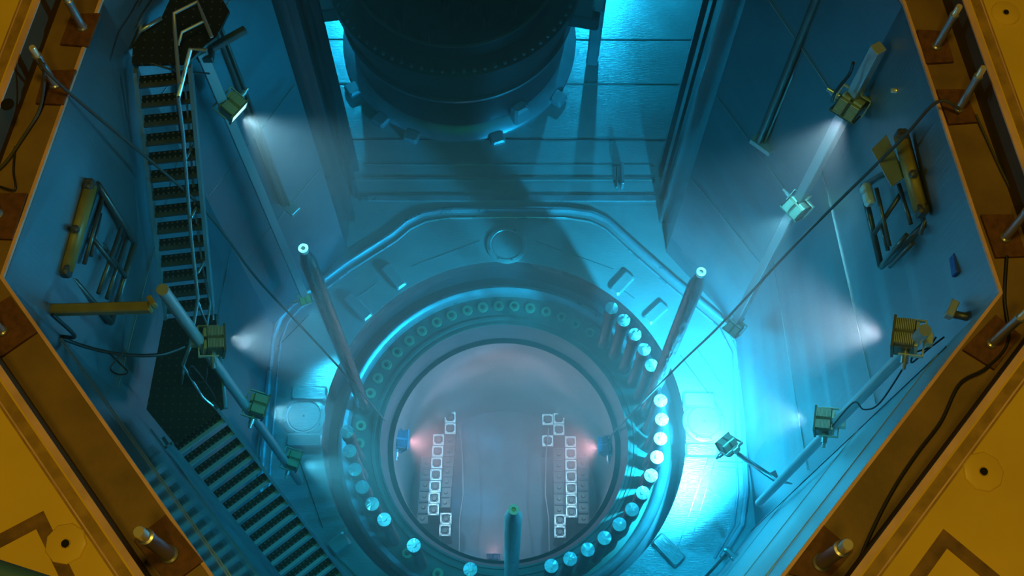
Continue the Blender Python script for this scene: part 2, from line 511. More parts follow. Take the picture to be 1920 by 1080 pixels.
for (x, y), zt, which in (((-2.28, .56), 6.66, 'left'), ((2.30, .46), 6.2, 'right'), ((.10, -2.35), 6.34, 'near')):
    lab = {'left': 'tall guide stud with glowing white tip leaning over the left of the flange', 'right': 'tall polished guide stud with pale ring tip at the right of the flange', 'near': 'tall dark guide stud with pointed end at the bottom centre of the picture'}[which]
    g = empty('guide_stud', (x, y, 0), lab, 'guide stud', 'guide studs around the vessel')
    MB().lathe([(.001, 0), (.105, 0), (.105, .5), (.10, .52), (.10, zt - .42), (.045, zt - .06), (.001, zt - .06)], n=28).build('shaft', M['polished'] if which != 'near' else M['seal'], g)
    MB().lathe([(.001, zt - .08), (.052, zt - .08), (.058, zt - .05), (.058, zt), (.025, zt), (.022, zt - .03), (.001, zt - .03)], n=20).build('tip_ring', M['cap'] if which != 'near' else M['seal'], g)

# ------------------------------------------------------------------ hatch covers and pads on the cavity floor
def hatch(x, y, lab):
    h = empty('hatch_cover', (x, y, ZF), lab, 'hatch cover', 'round hatch covers in the cavity floor')
    MB().lathe([(.335, 0), (.335, .022), (.31, .03), (.27, .03), (.255, .012), (.245, .012), (.245, 0)], n=56).build('rim', M['floor'], h)
    MB().lathe([(.001, .02), (.24, .02), (.245, .001)], n=56).build('lid', M['floor'], h)
    b = MB()
    for q in range(8):
        w = q * PI / 4 + .3
        b.lathe([(.001, .042), (.014, .042), (.014, .028)], (.29 * math.cos(w), .29 * math.sin(w), 0), 10)
    b.lathe([(.001, .032), (.02, .032), (.02, .018)], n=10)
    b.build('bolt_ring', M['seam'], h)


hatch(-3.14, .21, 'round bolted hatch cover in the floor left of the flange between two pads')
hatch(3.13, .12, 'brightly lit round hatch cover in the floor right of the flange')
hatch(.04, 3.13, 'round hatch cover in the floor above the flange at top centre')


def pad(ang, r, wid, lab, ln=.62):
    """a raised bar on the floor, long side radial"""
    a = math.radians(ang)
    o = MB().box((0, 0, .035), (ln, wid, .07), None, .025).build('raised_pad', M['floor'])
    o.location = (r * math.cos(a), r * math.sin(a), ZF)
    o.rotation_euler = (0, 0, a)
    return tag(o, lab, 'pad', 'raised pads on the cavity floor')


def pad_at(px1, py1, px2, py2, wid, lab):
    p, q = at(px1, py1, ZF), at(px2, py2, ZF)
    o = MB().box((0, 0, .035), ((q - p).length, wid, .07), None, .025).build('raised_pad', M['floor'])
    o.location = (p + q) / 2
    o.rotation_euler = (0, 0, math.atan2(q.y - p.y, q.x - p.x))
    return tag(o, lab, 'pad', 'raised pads on the cavity floor')


pad_at(547, 737, 613, 740, .24, 'raised bar pad just above the left hatch cover')
pad_at(538, 827, 604, 827, .22, 'raised bar pad just below the left hatch cover')
pad_at(1280, 750, 1340, 752, .24, 'raised bar pad just above the brightly lit right hatch cover')
pad_at(1284, 845, 1345, 845, .22, 'raised bar pad just below the brightly lit right hatch cover')
pad_at(722, 500, 755, 540, .20, 'raised bar pad at upper left of the flange, nearer the top of the pair')
pad_at(652, 556, 692, 598, .20, 'raised bar pad at upper left of the flange, nearer the left guide stud')
pad_at(1182, 516, 1150, 550, .20, 'raised bar pad at upper right of the flange, nearer the top of the pair')
pad_at(1246, 572, 1212, 604, .20, 'raised bar pad at upper right of the flange, nearer the right guide stud')
pad_at(1230, 1008, 1276, 1056, .24, 'raised bar pad at lower right of the flange')
pad_at(620, 1032, 652, 1008, .24, 'raised bar pad at lower left of the flange beside the stairs')
pl = [at(*p, ZF + .01) for p in ((628, 1040), (690, 1100), (735, 1100), (660, 1015))]
o = MB().prism([(p.x, p.y) for p in pl], ZF + .0, ZF + .03).build('cover_plate', M['floor']); tag(o, 'flat cover plate at lower left of the flange next to a raised pad', 'plate')

# ------------------------------------------------------------------ fuel in the core
fa0 = empty('fuel_assembly')
b = MB()
S = .105
for sx, sy, lx, ly in ((0, 1, 2 * S, .022), (0, -1, 2 * S, .022), (1, 0, .022, 2 * S), (-1, 0, .022, 2 * S)):
    b.box((sx * (S - .011), sy * (S - .011), -.03), (lx, ly, .06))
b.build('top_frame', M['fuel'], fa0)
for sx in (-1, 1):
    for sy in (-1, 1):
        MB().box((sx * (S - .028), sy * (S - .028), .01), (.04, .04, .04), None, .01).build('corner_pad', M['fuel'], fa0)
b = MB()
b.box((0, 0, -.5), (2 * S - .01, 2 * S - .01, .86))
b.lathe([(.001, -.04), (.04, -.04), (.05, -.07)], n=12)
b.build('body', M['fueldull'], fa0)
fd0 = empty('fuel_assembly')  # dim copy: weaker light put into darker colours
b = MB()
for sx, sy, lx, ly in ((0, 1, 2 * S, .016), (0, -1, 2 * S, .016), (1, 0, .016, 2 * S), (-1, 0, .016, 2 * S)):
    b.box((sx * (S - .008), sy * (S - .008), -.03), (lx, ly, .06))
b.build('top_frame', M['coreplate'], fd0)
b = MB(); b.box((0, 0, -.4), (2 * S - .01, 2 * S - .01, .66)); b.lathe([(.001, -.02), (.03, -.02), (.04, -.07)], n=10)
b.build('body', M['fueldull'], fd0)
ZK = -3.70
used = [False, False]


def fuel(px, py, lab, bright=True, z=ZK, grp=None):
    s_ = fa0 if bright else fd0
    kx = 0 if bright else 1
    o = copy_tree(s_) if used[kx] else s_
    used[kx] = True
    o.location = at(px, py, z)
    tag(o, lab, 'fuel assembly', grp or ('bright topped fuel assemblies' if bright else 'dim fuel assemblies beside the bright columns'))


for i in range(2): fuel(844, 782 + i * 21, 'bright square fuel assembly top at the upper end of the left group, %s of two' % ('upper', 'lower')[i])
for i in range(7): fuel(822 - i * 1.6, 824 + i * 21.9, 'bright square fuel assembly top in the left column of seven, %s from the top' % ORD[i])
for i in range(2): fuel(836 - i * 1.8, 972 + i * 22, 'bright square fuel assembly top at the lower end of the left group, %s of two' % ('upper', 'lower')[i])
for i in range(2): fuel(1048, 784 + i * 21, 'bright square fuel assembly top at the upper end of the right group, %s of two' % ('upper', 'lower')[i])
for i in range(7): fuel(1070 + i * .3, 828 + i * 21.9, 'bright square fuel assembly top in the right column of seven, %s from the top' % ORD[i])
for i in range(2): fuel(1050, 975 + i * 22, 'bright square fuel assembly top at the lower end of the right group, %s of two' % ('upper', 'lower')[i])
fuel(1027, 786, 'pale square fuel assembly standing alone left of the upper right pair, upper one', True, ZK, 'pale single fuel assemblies')
fuel(1027, 826, 'pale square fuel assembly standing alone at upper right, lower one', True, ZK, 'pale single fuel assemblies')
for i in range(8): fuel(843 - i * 1.5, 824 + i * 19.5 - 0, 'dim fuel assembly right of the left bright column, %s from the top' % ORD[i], False, ZK - .12) if i < 7 else None
for i in range(6): fuel(800 - i * 1.6, 866 + i * 21, 'dim fuel assembly at the far left of the core, %s from the top' % ORD[i], False, ZK - .06)
for i in range(6): fuel(1093 + i * .3, 866 + i * 21, 'dim fuel assembly at the far right of the core, %s from the top' % ORD[i], False, ZK - .06)
for i in range(6): fuel(1048 + i * .2, 850 + i * 21, 'dim fuel assembly left of the right bright column, %s from the top' % ORD[i], False, ZK - .12)


# ------------------------------------------------------------------ floodlights
def floodlight(p, d, lab, power, color=None, s=1.0, spot=92, blend=.8, side=1, core=False, group='underwater floodlights', lz=None):
    """finned housing, glass, yoke and cable gland; +Y of the empty is the beam"""
    d = V(d).normalized()
    e = empty('floodlight', p, lab, 'floodlight', group)
    x = d.cross(V((0, 0, 1))).normalized()
    z = x.cross(d)
    e.rotation_euler = Matrix((x, d, z)).transposed().to_euler()
    w, dep, h = .25 * s, .17 * s, .23 * s
    b = MB()
    b.box((0, 0, 0), (w, dep, h), None, .015 * s)
    n = 11
    fb = MB()
    for i in range(n):
        xx = (i - (n - 1) / 2) * dep / n * .9
        for sx in (-1, 1):
            fb.box((sx * w * .25, xx, h / 2 + .010 * s), (w * .36, dep / n * .42, .035 * s))
            fb.box((sx * w * .25, -dep / 2 - .010 * s, (i - (n - 1) / 2) * h / n * .9), (w * .36, .03 * s, h / n * .42))
    fb.build('cooling_fins', M['fixture'] if not core else M['blackfix'], e)
    for sz in (-1, 1):
        b.box((0, dep / 2, sz * (h / 2 + .002 * s)), (w + .03 * s, .022 * s, .022 * s))
    for sx in (-1, 1):
        b.box((sx * (w / 2 + .004 * s), dep / 2, 0), (.022 * s, .022 * s, h + .02 * s))
    b.build('housing', M['blackfix'] if core else M['housing'], e)
    MB().box((0, dep / 2 + .004 * s, 0), (w * .9, .006 * s, h * .86)).build('glass', M['warmglass'] if core else M['glass'], e)
    b = MB()
    for sx in (-1, 1):
        b.box((sx * (w / 2 + .03 * s), -dep * .35, 0), (.012 * s, dep * 1.1, .05 * s), None, .003)
    b.box((0, -dep * .92, 0), (w + .072 * s, .014 * s, .05 * s), None, .003)
    b.box((0, -dep * 1.12, 0), (.10 * s, .07 * s, .09 * s), None, .008)
    b.build('yoke', M['fixture'] if not core else M['blackfix'], e)
    b = MB()
    b.tube([(side * (w / 2 + .0), -.02 * s, -.02 * s), (side * (w / 2 + .10 * s), -.02 * s, -.02 * s)], .032 * s, 12)
    b.tube([(side * (w / 2 + .09 * s), -.02 * s, -.02 * s), (side * (w / 2 + .15 * s), -.02 * s, -.02 * s)], .02 * s, 10)
    b.build('cable_gland', M['galv'], e)
    l = bpy.data.lights.new('beam', 'SPOT')
    l.energy = power * POW
    l.color = color or LAMPC
    l.spot_size = math.radians(spot)
    l.spot_blend = blend
    l.shadow_soft_size = .06
    lo = bpy.data.objects.new('beam', l)
    COL.objects.link(lo)
    lo.parent = e
    lo.location = (0, dep / 2 + .07 * s, 0)
    lo.rotation_euler = V((0, 1, 0)).to_track_quat('-Z', 'Y').to_euler()
    return e


# pole positions (world): left rear, right rear, left front, right front
PA, PRr, PB, PBR = V((-3.05, 1.78, 0)), V((3.38, 1.12, 0)), V((-2.96, -1.07, 0)), V((3.50, -1.55, 0))


def vpole(xy, z0, z1, r, lab, extra=None, square=True):
    e = empty('lamp_pole', (xy.x, xy.y, z0), lab, 'pole', 'lamp poles in the pool')
    b = MB()
    if square: b.box((0, 0, (z1 - z0) / 2), (2 * r, 2 * r, z1 - z0), Matrix.Rotation(math.radians(30), 3, 'Z'), .006)
    else: b.tube([(0, 0, 0), (0, 0, z1 - z0)], r, 14)
    b.build('shaft', M['pole'], e)
    return e


pa = vpole(PA, 1.7, 8.85, .055, 'square steel lamp pole hanging at upper left between stairs and guide stud')
b = MB().box((.03, .02, 7.05), (.16, .16, .10), None, .01).box((.22, .18, 7.05), (.46, .07, .08), Matrix.Rotation(.6, 3, 'Z'), .01)
b.build('hanger_bracket', M['rack'], pa)
MB().tube([(.0, 0, 7.05), (-.25, -.12, 7.1), (-.38, -.35, 6.3), (-.42, -.45, 5.9)], .025, 8).build('hanger_arm', M['rack'], pa)
prr = vpole(PRr, 2.3, 9.95, .055, 'square steel lamp pole in the upper right corner carrying three floodlights')
pb = vpole(PB, 1.9, 9.55, .055, 'blue grey lamp pole beside the stairs carrying three floodlights on the left', square=False)
pbr = vpole(PBR, 2.7, 9.85, .055, 'blue grey lamp pole at the right carrying floodlights along the near wall', square=False)

FL = [
    (PA, 7.75, (.10, -.02), (.75, -.55, -.35), 'upper left floodlight on the pole above the left guide stud, with a white beam', 520, -1, 1.0),
    (PRr, 9.0, (-.02, -.06), (-.35, -.45, -.8), 'topmost floodlight on the right corner pole, with a fan of light', 520, 1, 1.0),
    (PRr, 6.7, (-.02, -.06), (-.45, -.35, -.8), 'middle floodlight on the right corner pole', 420, 1, .95),
    (PRr, 2.6, (-.03, -.08), (-.5, -.55, -.6), 'lowest floodlight on the right corner pole near the floor', 330, 1, .9),
    (PB, 8.05, (.12, .04), (.95, .12, -.28), 'topmost floodlight on the left pole beside the stair landing, yellow lit fins', 420, 1, 1.0),
    (PB, 5.75, (.12, .04), (.93, -.22, -.30), 'middle floodlight on the left pole beside the stairs', 560, 1, 1.0),
    (PB, 3.1, (.10, .03), (.93, -.25, -.25), 'lowest floodlight on the left pole near the left hatch cover', 600, 1, .95),
    (PBR, 9.5, (-.06, .06), (-.93, .22, -.28), 'large finned floodlight at the right, topmost on the near wall pole', 560, -1, 1.05),
    (PBR, 6.8, (-.10, .04), (-.94, .18, -.28), 'finned floodlight lower on the near wall pole at the right', 520, -1, 1.0),
]
for xy, z, off, d, lab, pw, sd, s in FL:
    floodlight((xy.x + off[0], xy.y + off[1], z), d, lab, pw, s=s, side=sd)
# lamp hanging at the foot of the left rear pole: only its bright clamps show
floodlight((PA.x + .02, PA.y - .05, 1.95), (.3, -.8, -.35), 'small floodlight at the foot of the upper left pole behind the left guide stud', 200, s=.75)
# arm with the lamp over the lit hatch
a0, a1 = at(1462, 905, 3.6), at(1385, 852, 2.7)
arm = empty('support_boom', a0, 'short steel arm reaching from the near wall pole over the bright hatch', 'lamp arm')
b = MB(); b.tube([(0, 0, 0), a1 - a0], .035, 10)
b.build('tube', M['galv'], arm)
b = MB()
b.add([V((0, 0, .04)), (a1 - a0) * .28 + V((0, 0, .04)), V((-.05, .16, .04)), V((.16, -.02, .04)), V((0, 0, -.02)), (a1 - a0) * .28 + V((0, 0, -.02)), V((-.05, .16, -.02)), V((.16, -.02, -.02))],
      [(0, 2, 1), (0, 1, 3), (4, 5, 6), (4, 7, 5), (2, 0, 4, 6), (1, 2, 6, 5), (3, 1, 5, 7), (0, 3, 7, 4)])
b.build('gusset', M['galv'], arm)
floodlight(at(1366, 836, 2.7), (-.42, .52, -.80), 'floodlight on the arm pointing down at the bright right hatch', 3300, s=.95, side=-1, spot=128)
# clamp with two rods at the lower right
cl = empty('rod_clamp', at(1375, 1045, 2.2), 'bright clamp block holding two rods at the foot of the near right wall', 'clamp')
R45 = Matrix.Rotation(math.radians(-50), 3, 'Z')
MB().box((0, 0, 0), (.34, .08, .10), R45, .02).box((.02, -.02, .07), (.10, .12, .05), R45, .01).build('block', M['galv'], cl)
for o1 in (-.10, .08):
    MB().tube([R45 @ V((o1, 0, -.02)), R45 @ V((o1, -.2, -.3)) + V((-.3, -.35, -.5))], .022, 8).build('rod', M['rack'], cl)

# braces of the poles
br = empty('pole_brace', (0, 0, 0), 'yellow horizontal bar between the left wall corner and the lamp pole', 'brace')
p0, p1 = at(80, 576, 9.55), at(288, 582, 9.4)
MB().box((p0 + p1) / 2, ((p1 - p0).length, .09, .10), Matrix.Rotation(math.atan2(p1.y - p0.y, p1.x - p0.x), 3, 'Z'), .012).build('bar', M['yellowbar'], br)
MB().box(p0 + V((-.03, 0, 0)), (.12, .13, .15), None, .02).build('end_clamp', M['rack'], br)
MB().box(at(285, 566, 9.62), (.05, .10, .10), Matrix.Rotation(.6, 3, 'Z'), .01).build('tip_cap', M['yellowbar'], br)
br = empty('pole_brace', (0, 0, 0), 'dark short bar between the right wall corner and the near wall pole', 'brace')
p0, p1 = at(1783, 588, 9.8), at(1838, 600, 9.8)
MB().tube([p0, p1], .035, 10).build('bar', M['rack'], br)
MB().box(p0 + V((.0, .03, .02)), (.07, .16, .10), Matrix.Rotation(-.5, 3, 'Z'), .01).build('clamp', M['pole'], br)

# pipes on the chamfered walls
for (xy, z0, z1, lab) in (((3.08, 2.13), 6.3, 10.2, 'dark vertical pipe on the upper right chamfered wall ending in a foot bracket'), ((-3.02, 2.28), 4.2, 9.9, 'dark vertical pipe on the upper left chamfered wall behind the lamp pole')):
    e = empty('wall_pipe', (*xy, z0), lab, 'pipe')
    MB().tube([(0, 0, 0), (0, 0, z1 - z0)], .045, 12).build('tube', M['rack'], e)
    MB().tube([(.07, -.02, 0), (.07, -.02, z1 - z0)], .02, 8).build('thin_tube', M['rack'], e)
    MB().box((.06, -.02, -.05), (.30, .16, .08), Matrix.Rotation(-.7, 3, 'Z'), .01).build('foot_bracket', M['pole'], e)

# ------------------------------------------------------------------ stairs on the left
st = empty('staircase', (0, 0, 0), 'steel staircase with perforated treads descending along the left pool walls with a landing', 'staircase')


def flight(a, b, n, wdir, w, run_dir, nose='nosing'):
    """treads from a to b (inner ends), wdir = unit vector across the tread"""
    a, b = V(a), V(b)
    wd = V(wdir).normalized()
    rd = V(run_dir).normalized()
    R = Matrix((wd, rd, wd.cross(rd))).transposed()
    t0 = None
    for i in range(n):
        c = a.lerp(b, i / (n - 1)) + wd * (w / 2)
        if t0 is None:
            t0 = MB().box((0, 0, 0), (w - .02, .09, .012)).build('tread', M['treadplate'], st)
            n0 = MB().box((0, .062, .004), (w - .02, .042, .03)).build('nosing', M[nose], t0)
            t = t0
        else:
            t = t0.copy(); COL.objects.link(t)
            nn = n0.copy(); COL.objects.link(nn); nn.parent = t
        t.location = c
        t.rotation_euler = R.to_euler()
    e0, e1 = a - (b - a) * .04, b + (b - a) * .05
    for s_ in (0, w):
        q = MB()
        L = (e1 - e0)
        y = L.normalized()
        x = wd
        z = x.cross(y)
        Rm = Matrix((x, y, z)).transposed()
        q.box((e0 + e1) / 2 + wd * s_ + V((0, 0, .02)), (.035, L.length, .16), Rm)
        q.build('stringer', M['stringer'], st)


# upper flight on the left wall
A1, B1 = V((-3.44, 1.08, 9.43)), V((-3.66, -.28, 7.02))
flight(A1, B1, 14, (1, .12, 0), .50, (-.12, -1, 0), 'rack')
# landing
LZ = 6.84
ldpoly = [(-3.72, -.36), (-3.16, -.30), (-2.98, -1.36), (-3.46, -1.76), (-3.80, -1.38)]
MB().prism([(x, y) for x, y in ldpoly], LZ - .03, LZ).build('landing', M['landing'], st)
MB().tube([(-3.16, -.30, LZ - .04), (-2.98, -1.36, LZ - .04)], .035, 8).build('landing_edge', M['stringer'], st)
# lower flight along the near left wall
dw = (HEAD['BL'] - HEAD['L']); dw.z = 0; dw.normalize()
nin = V((-dw.y, dw.x, 0))
if nin.dot(V((1, 1, 0))) < 0: nin = -nin
A2 = V((-3.50, -1.80, LZ - .10))
B2 = A2 + dw * 2.05 + V((0, 0, -3.25))
flight(A2, B2, 19, nin, .62, dw)
# wider wall stringer and a top platform
MB().box((0, 0, 0), (.09, (B2 - A2).length * 1.02, .05), Matrix((nin, (B2 - A2).normalized(), nin.cross((B2 - A2).normalized()))).transposed()).build('wall_stringer_cap', M['stringer'], st, loc=(A2 + B2) / 2 + V((0, 0, .12)))
tp = [at(*p, 9.62) for p in ((247, 120), (250, 66), (300, 38), (318, 0), (400, -30), (430, 20), (405, 70), (388, 82), (352, 118))]
MB().prism([(p.x, p.y) for p in tp], 9.58, 9.62).build('top_platform', M['landing'], st)
MB().tube([at(250, 66, 9.66), at(303, 34, 9.66)], .02, 8).build('platform_edge', M['galv'], st)
# handrails
def rail(pts, r=.018, nm='handrail'):
    MB().tube([at(*p) for p in pts], r, 8).build(nm, M['galv'], st)
rail([(336, 157, 9.9), (328, 60, 9.95), (326, 25, 10.0), (370, 3, 10.0), (385, 40, 9.95), (397, 70, 9.9)])
rail([(334, 85, 9.75), (341, 60, 9.8), (381, 40, 9.8)], .014)
rail([(388, 95, 9.7), (357, 92, 9.7), (334, 182, 9.5)], .022)
rail([(334, 182, 9.6), (343, 250, 9.2), (350, 340, 8.6), (358, 440, 8.1), (371, 560, 7.7), (356, 650, 7.6), (343, 685, 7.5)], .018)
rail([(347, 160, 9.4), (356, 260, 8.8), (365, 390, 8.1), (380, 500, 7.5), (394, 570, 7.1), (384, 640, 7.0)], .012)
rail([(357, 165, 9.2), (367, 300, 8.2), (382, 430, 7.6), (396, 520, 7.1), (400, 600, 6.9)], .012)
rail([(343, 685, 7.5), (380, 745, 7.0), (415, 775, 6.8)], .014)
for p, q in (((347, 300, 8.9), (369, 262, 8.5)), ((358, 408, 8.3), (381, 365, 7.9)), ((371, 512, 7.8), (392, 472, 7.4)), ((371, 566, 7.7), (388, 610, 6.95)), ((345, 690, 7.4), (340, 720, 6.9))):
    rail([p, q], .014, 'rail_post')

# ------------------------------------------------------------------ wall racks
def rack(name_side, lab, beam, frame_corners, inner, plate=None):
    e = empty('folding_rack', (0, 0, 0), lab, 'rack', 'folding racks on the pool walls')
    a, b = [at(*p) for p in beam]
    MB().tube([a, b], .075, 4).build('beam', M['yellowbar'], e)
    for i, p in enumerate(beam[0:1] + beam[1:2]):
        q = at(*p); MB().box(q, (.10, .10, .14), None, .02).build('end_block', M['rack'], e)
    n = len(frame_corners)
    for i in range(n):
        p, q = at(*frame_corners[i]), at(*frame_corners[(i + 1) % n])
        MB().tube([p, q], .034, 6).build('frame_bar', M['rack'], e)
    for p, q in inner:
        MB().tube([at(*p), at(*q)], .022, 6).build('cross_bar', M['rack'], e)
    for (px, py) in (beam[0][:2], ((beam[0][0] + beam[1][0]) / 2, (beam[0][1] + beam[1][1]) / 2)):
        q = at(px, py, beam[0][2])
        MB().box(q + V((.0, -.03, .05)), (.07, .06, .07), None, .015).build('clamp', M['rack'], e)
    return e


rack('left', 'dark folding rack with thick yellow beam hanging on the left wall below the deck', [(168, 348, 9.6), (122, 508, 9.5)],
     [(182, 345, 9.4), (253, 455, 8.3), (208, 605, 8.2), (128, 515, 9.3)],
     [((158, 495, 9.2), (192, 372, 9.2)), ((184, 550, 8.8), (227, 428, 8.7)), ((150, 400, 9.3), (236, 520, 8.3)), ((200, 560, 8.5), (240, 440, 8.4)), ((172, 445, 9.2), (215, 500, 8.7)), ((170, 480, 9.1), (188, 400, 9.1))])
rr_ = rack('right', 'dark folding rack with thick yellow beam and flat cover on the right wall', [(1690, 255, 9.82), (1728, 395, 9.72)],
     [(1618, 350, 8.82), (1652, 500, 8.52), (1735, 420, 9.52), (1700, 300, 9.62)],
     [((1643, 352, 9.22), (1668, 462, 9.02)), ((1685, 345, 9.42), (1708, 420, 9.42)), ((1638, 440, 8.92), (1690, 362, 9.32)), ((1652, 420, 9.02), (1665, 470, 8.92)), ((1735, 330, 9.72), (1742, 395, 9.62)), ((1742, 395, 9.62), (1725, 440, 9.52)), ((1668, 500, 8.82), (1712, 455, 9.32)), ((1655, 495, 8.72), (1700, 440, 9.32))])
cpl = [at(*p, 9.7) for p in ((1634, 280), (1662, 252), (1698, 330), (1672, 350))]
b = MB(); b.add([p for p in cpl] + [p + V((0, 0, -.02)) for p in cpl], [(0, 1, 2, 3), (7, 6, 5, 4), (0, 4, 5, 1), (1, 5, 6, 2), (2, 6, 7, 3), (3, 7, 4, 0)])
b.build('cover_plate', M['stand'], rr_)
MB().box(at(1627, 365, 9.0), (.09, .22, .12), Matrix.Rotation(.15, 3, 'Z'), .02).build('hinge_block', M['cap'], rr_)
o = MB().box((0, 0, 0), (.10, .18, .12), None, .008).build('wall_box', M['bluepaint']); o.location = at(1797, 497, 9.9)
tag(o, 'small blue box on the right wall below the deck corner', 'box')
for p, lab in (((203, 178, 9.5), 'small bright valve fitting on the left wall left of the stairs'), ((1685, 170, 9.8), 'small brown fitting on the right wall below the deck'), ((460, 683, 1.2), 'small pale valve handle on the floor right of the topmost left floodlight')):
    e = empty('wall_fitting', at(*p), lab, 'fitting')
    MB().tube([(-.07, 0, 0), (.05, 0, 0)], .022, 8).build('stem', M['fixture'], e)
    MB().lathe([(.001, -.01), (.055, -.01), (.055, .01), (.001, .01)], (.06, 0, 0), 14, R=Matrix.Rotation(PI / 2, 3, 'Y')).build('wheel', M['fixture'], e)

# ------------------------------------------------------------------ upper internals on their stand in the rear pool
UX, UY = -.79, 7.1
ui = empty('upper_internals', (UX, UY, ZF), 'huge dark cylindrical reactor internals standing on a round stand in the rear pool', 'reactor internals')
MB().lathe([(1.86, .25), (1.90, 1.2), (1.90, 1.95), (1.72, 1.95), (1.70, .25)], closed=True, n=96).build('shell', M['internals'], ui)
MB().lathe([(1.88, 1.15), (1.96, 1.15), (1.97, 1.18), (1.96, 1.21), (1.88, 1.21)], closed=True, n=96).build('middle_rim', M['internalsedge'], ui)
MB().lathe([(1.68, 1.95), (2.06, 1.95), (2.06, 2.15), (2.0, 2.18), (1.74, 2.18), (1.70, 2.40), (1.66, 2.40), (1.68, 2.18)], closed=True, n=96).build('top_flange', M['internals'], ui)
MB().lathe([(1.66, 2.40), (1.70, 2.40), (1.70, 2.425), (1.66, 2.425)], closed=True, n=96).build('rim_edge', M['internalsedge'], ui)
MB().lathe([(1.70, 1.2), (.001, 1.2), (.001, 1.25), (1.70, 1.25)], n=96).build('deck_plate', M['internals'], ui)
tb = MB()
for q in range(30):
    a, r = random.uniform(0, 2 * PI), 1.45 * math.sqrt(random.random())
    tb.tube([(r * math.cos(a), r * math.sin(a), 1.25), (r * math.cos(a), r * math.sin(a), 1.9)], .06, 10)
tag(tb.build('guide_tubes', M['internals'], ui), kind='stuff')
bolt0 = None
for q in range(76):
    a = 2 * PI * q / 76
    if bolt0 is None:
        bolt0 = MB().lathe([(.001, .05), (.026, .05), (.03, .0)], n=10).build('flange_bolt', M['internalsedge'], ui); bb = bolt0
    else:
        bb = bolt0.copy(); COL.objects.link(bb)
    bb.location = (2.0 * math.cos(a), 2.0 * math.sin(a), 2.18)
MB().lathe([(1.74, .0), (2.06, .0), (2.06, .05), (2.0, .12), (1.84, .20), (1.74, .20)], closed=True, n=96).build('base_ring', M['stand'], ui)
for a, nm in ((-.18, 'r'), (PI + .12, 'l'), (-1.0, 'a')):
    R = Matrix.Rotation(a, 3, 'Z')
    if nm != 'a':
        MB().box(R @ V((2.15, 0, 1.55)), (.55, .62, .34), R, .03).build('support_lug', M['internals'], ui)
        MB().box(R @ V((2.38, 0, .9)), (.20, .30, 1.7), R, .03).build('support_leg', M['stand'], ui)
    else:
        MB().box(R @ V((1.95, 0, .30)), (.22, .30, .42), R, .04).build('base_lug', M['stand'], ui)
for a in (-1.95, -2.25, -2.62, -.62, -1.25):
    R = Matrix.Rotation(a, 3, 'Z')
    MB().box(R @ V((2.12, 0, .06)), (.24, .26, .12), R, .03).build('base_pad', M['stand'], ui)
# polished blocks in place of shell openings where lit floor shows through
for px, py, z in ((718, 113, 2.6), (719, 132, 2.4), (722, 150, 2.2), (1007, 100, 2.6), (1011, 117, 2.4), (1047, 110, 2.2)):
    p = at(px, py, z) - V((UX, UY, ZF))
    a = math.atan2(p.y, p.x)
    R = Matrix.Rotation(a, 3, 'Z')
    c = R @ V((1.83, 0, z - ZF))
    MB().box(c, (.09, .09, .10), R @ Matrix.Rotation(.6, 3, 'Y'), .02).build('opening_glint', M['cap'], ui)

# bracket on the rear pool floor
e = empty('floor_bracket', at(1165, 335, ZF), 'thin upright bracket on the floor in front of the rear pool, right of the internals', 'bracket')
MB().box((0, .0, .12), (.05, .42, .24), None, .01).build('plate', M['stand'], e)
MB().box((-.09, 0, .04), (.03, .42, .08), None, .01).build('guide', M['seam'], e)

# lamps of the rear pool, behind the internals (beyond the top of the frame)
for (x, y, z), tgt, pw in (((-3.1, 10.0, 3.2), (-2.9, 6.5, .8), 800), ((1.9, 10.2, 3.0), (1.6, 6.5, .8), 850)):
    d = V(tgt) - V((x, y, z))
    floodlight((x, y, z), d, 'floodlight behind the internals in the rear pool, %s side' % ('left' if x < 0 else 'right'), pw, spot=120, group='rear pool floodlights')

# ------------------------------------------------------------------ core lamps on their cables
WARM = (1.0, .020, .016)
cL, cR = at(748, 826, -.95), at(1137, 836, -.95)
floodlight(cL, (.93, -.02, -.45), 'dark blue boxy lamp hanging at the left inside the vessel', 22000, WARM, s=1.25, core=True, side=1, spot=150, group='lamps hanging inside the vessel')
floodlight(cR, (-.93, -.02, -.45), 'dark blue boxy lamp hanging at the right inside the vessel', 22000, WARM, s=1.1, core=True, side=-1, spot=150, group='lamps hanging inside the vessel')
floodlight(at(925, 1052, -1.3), (0, .8, -.6), 'lamp hidden below the near rim of the vessel glowing at the bottom', 7000, WARM, s=.8, core=True, spot=150, group='lamps hanging inside the vessel')


def cable(name, pts, r, lab, cat, m='cable', n=8, grp=None):
    # smooth the path
    P_ = [at(*p) if len(p) == 3 and not isinstance(p, V) else V(p) for p in pts]
    out = []
    for i in range(len(P_) - 1):
        p0, p1, p2, p3 = P_[max(i - 1, 0)], P_[i], P_[i + 1], P_[min(i + 2, len(P_) - 1)]
        for q in range(8):
            t = q / 8
            out.append(.5 * ((2 * p1) + (p2 - p0) * t + (2 * p0 - 5 * p1 + 4 * p2 - p3) * t * t + (3 * p1 - p0 - 3 * p2 + p3) * t ** 3))
    out.append(P_[-1])
    return tag(MB().tube(out, r, n).build(name, M[m]), lab, cat, grp)


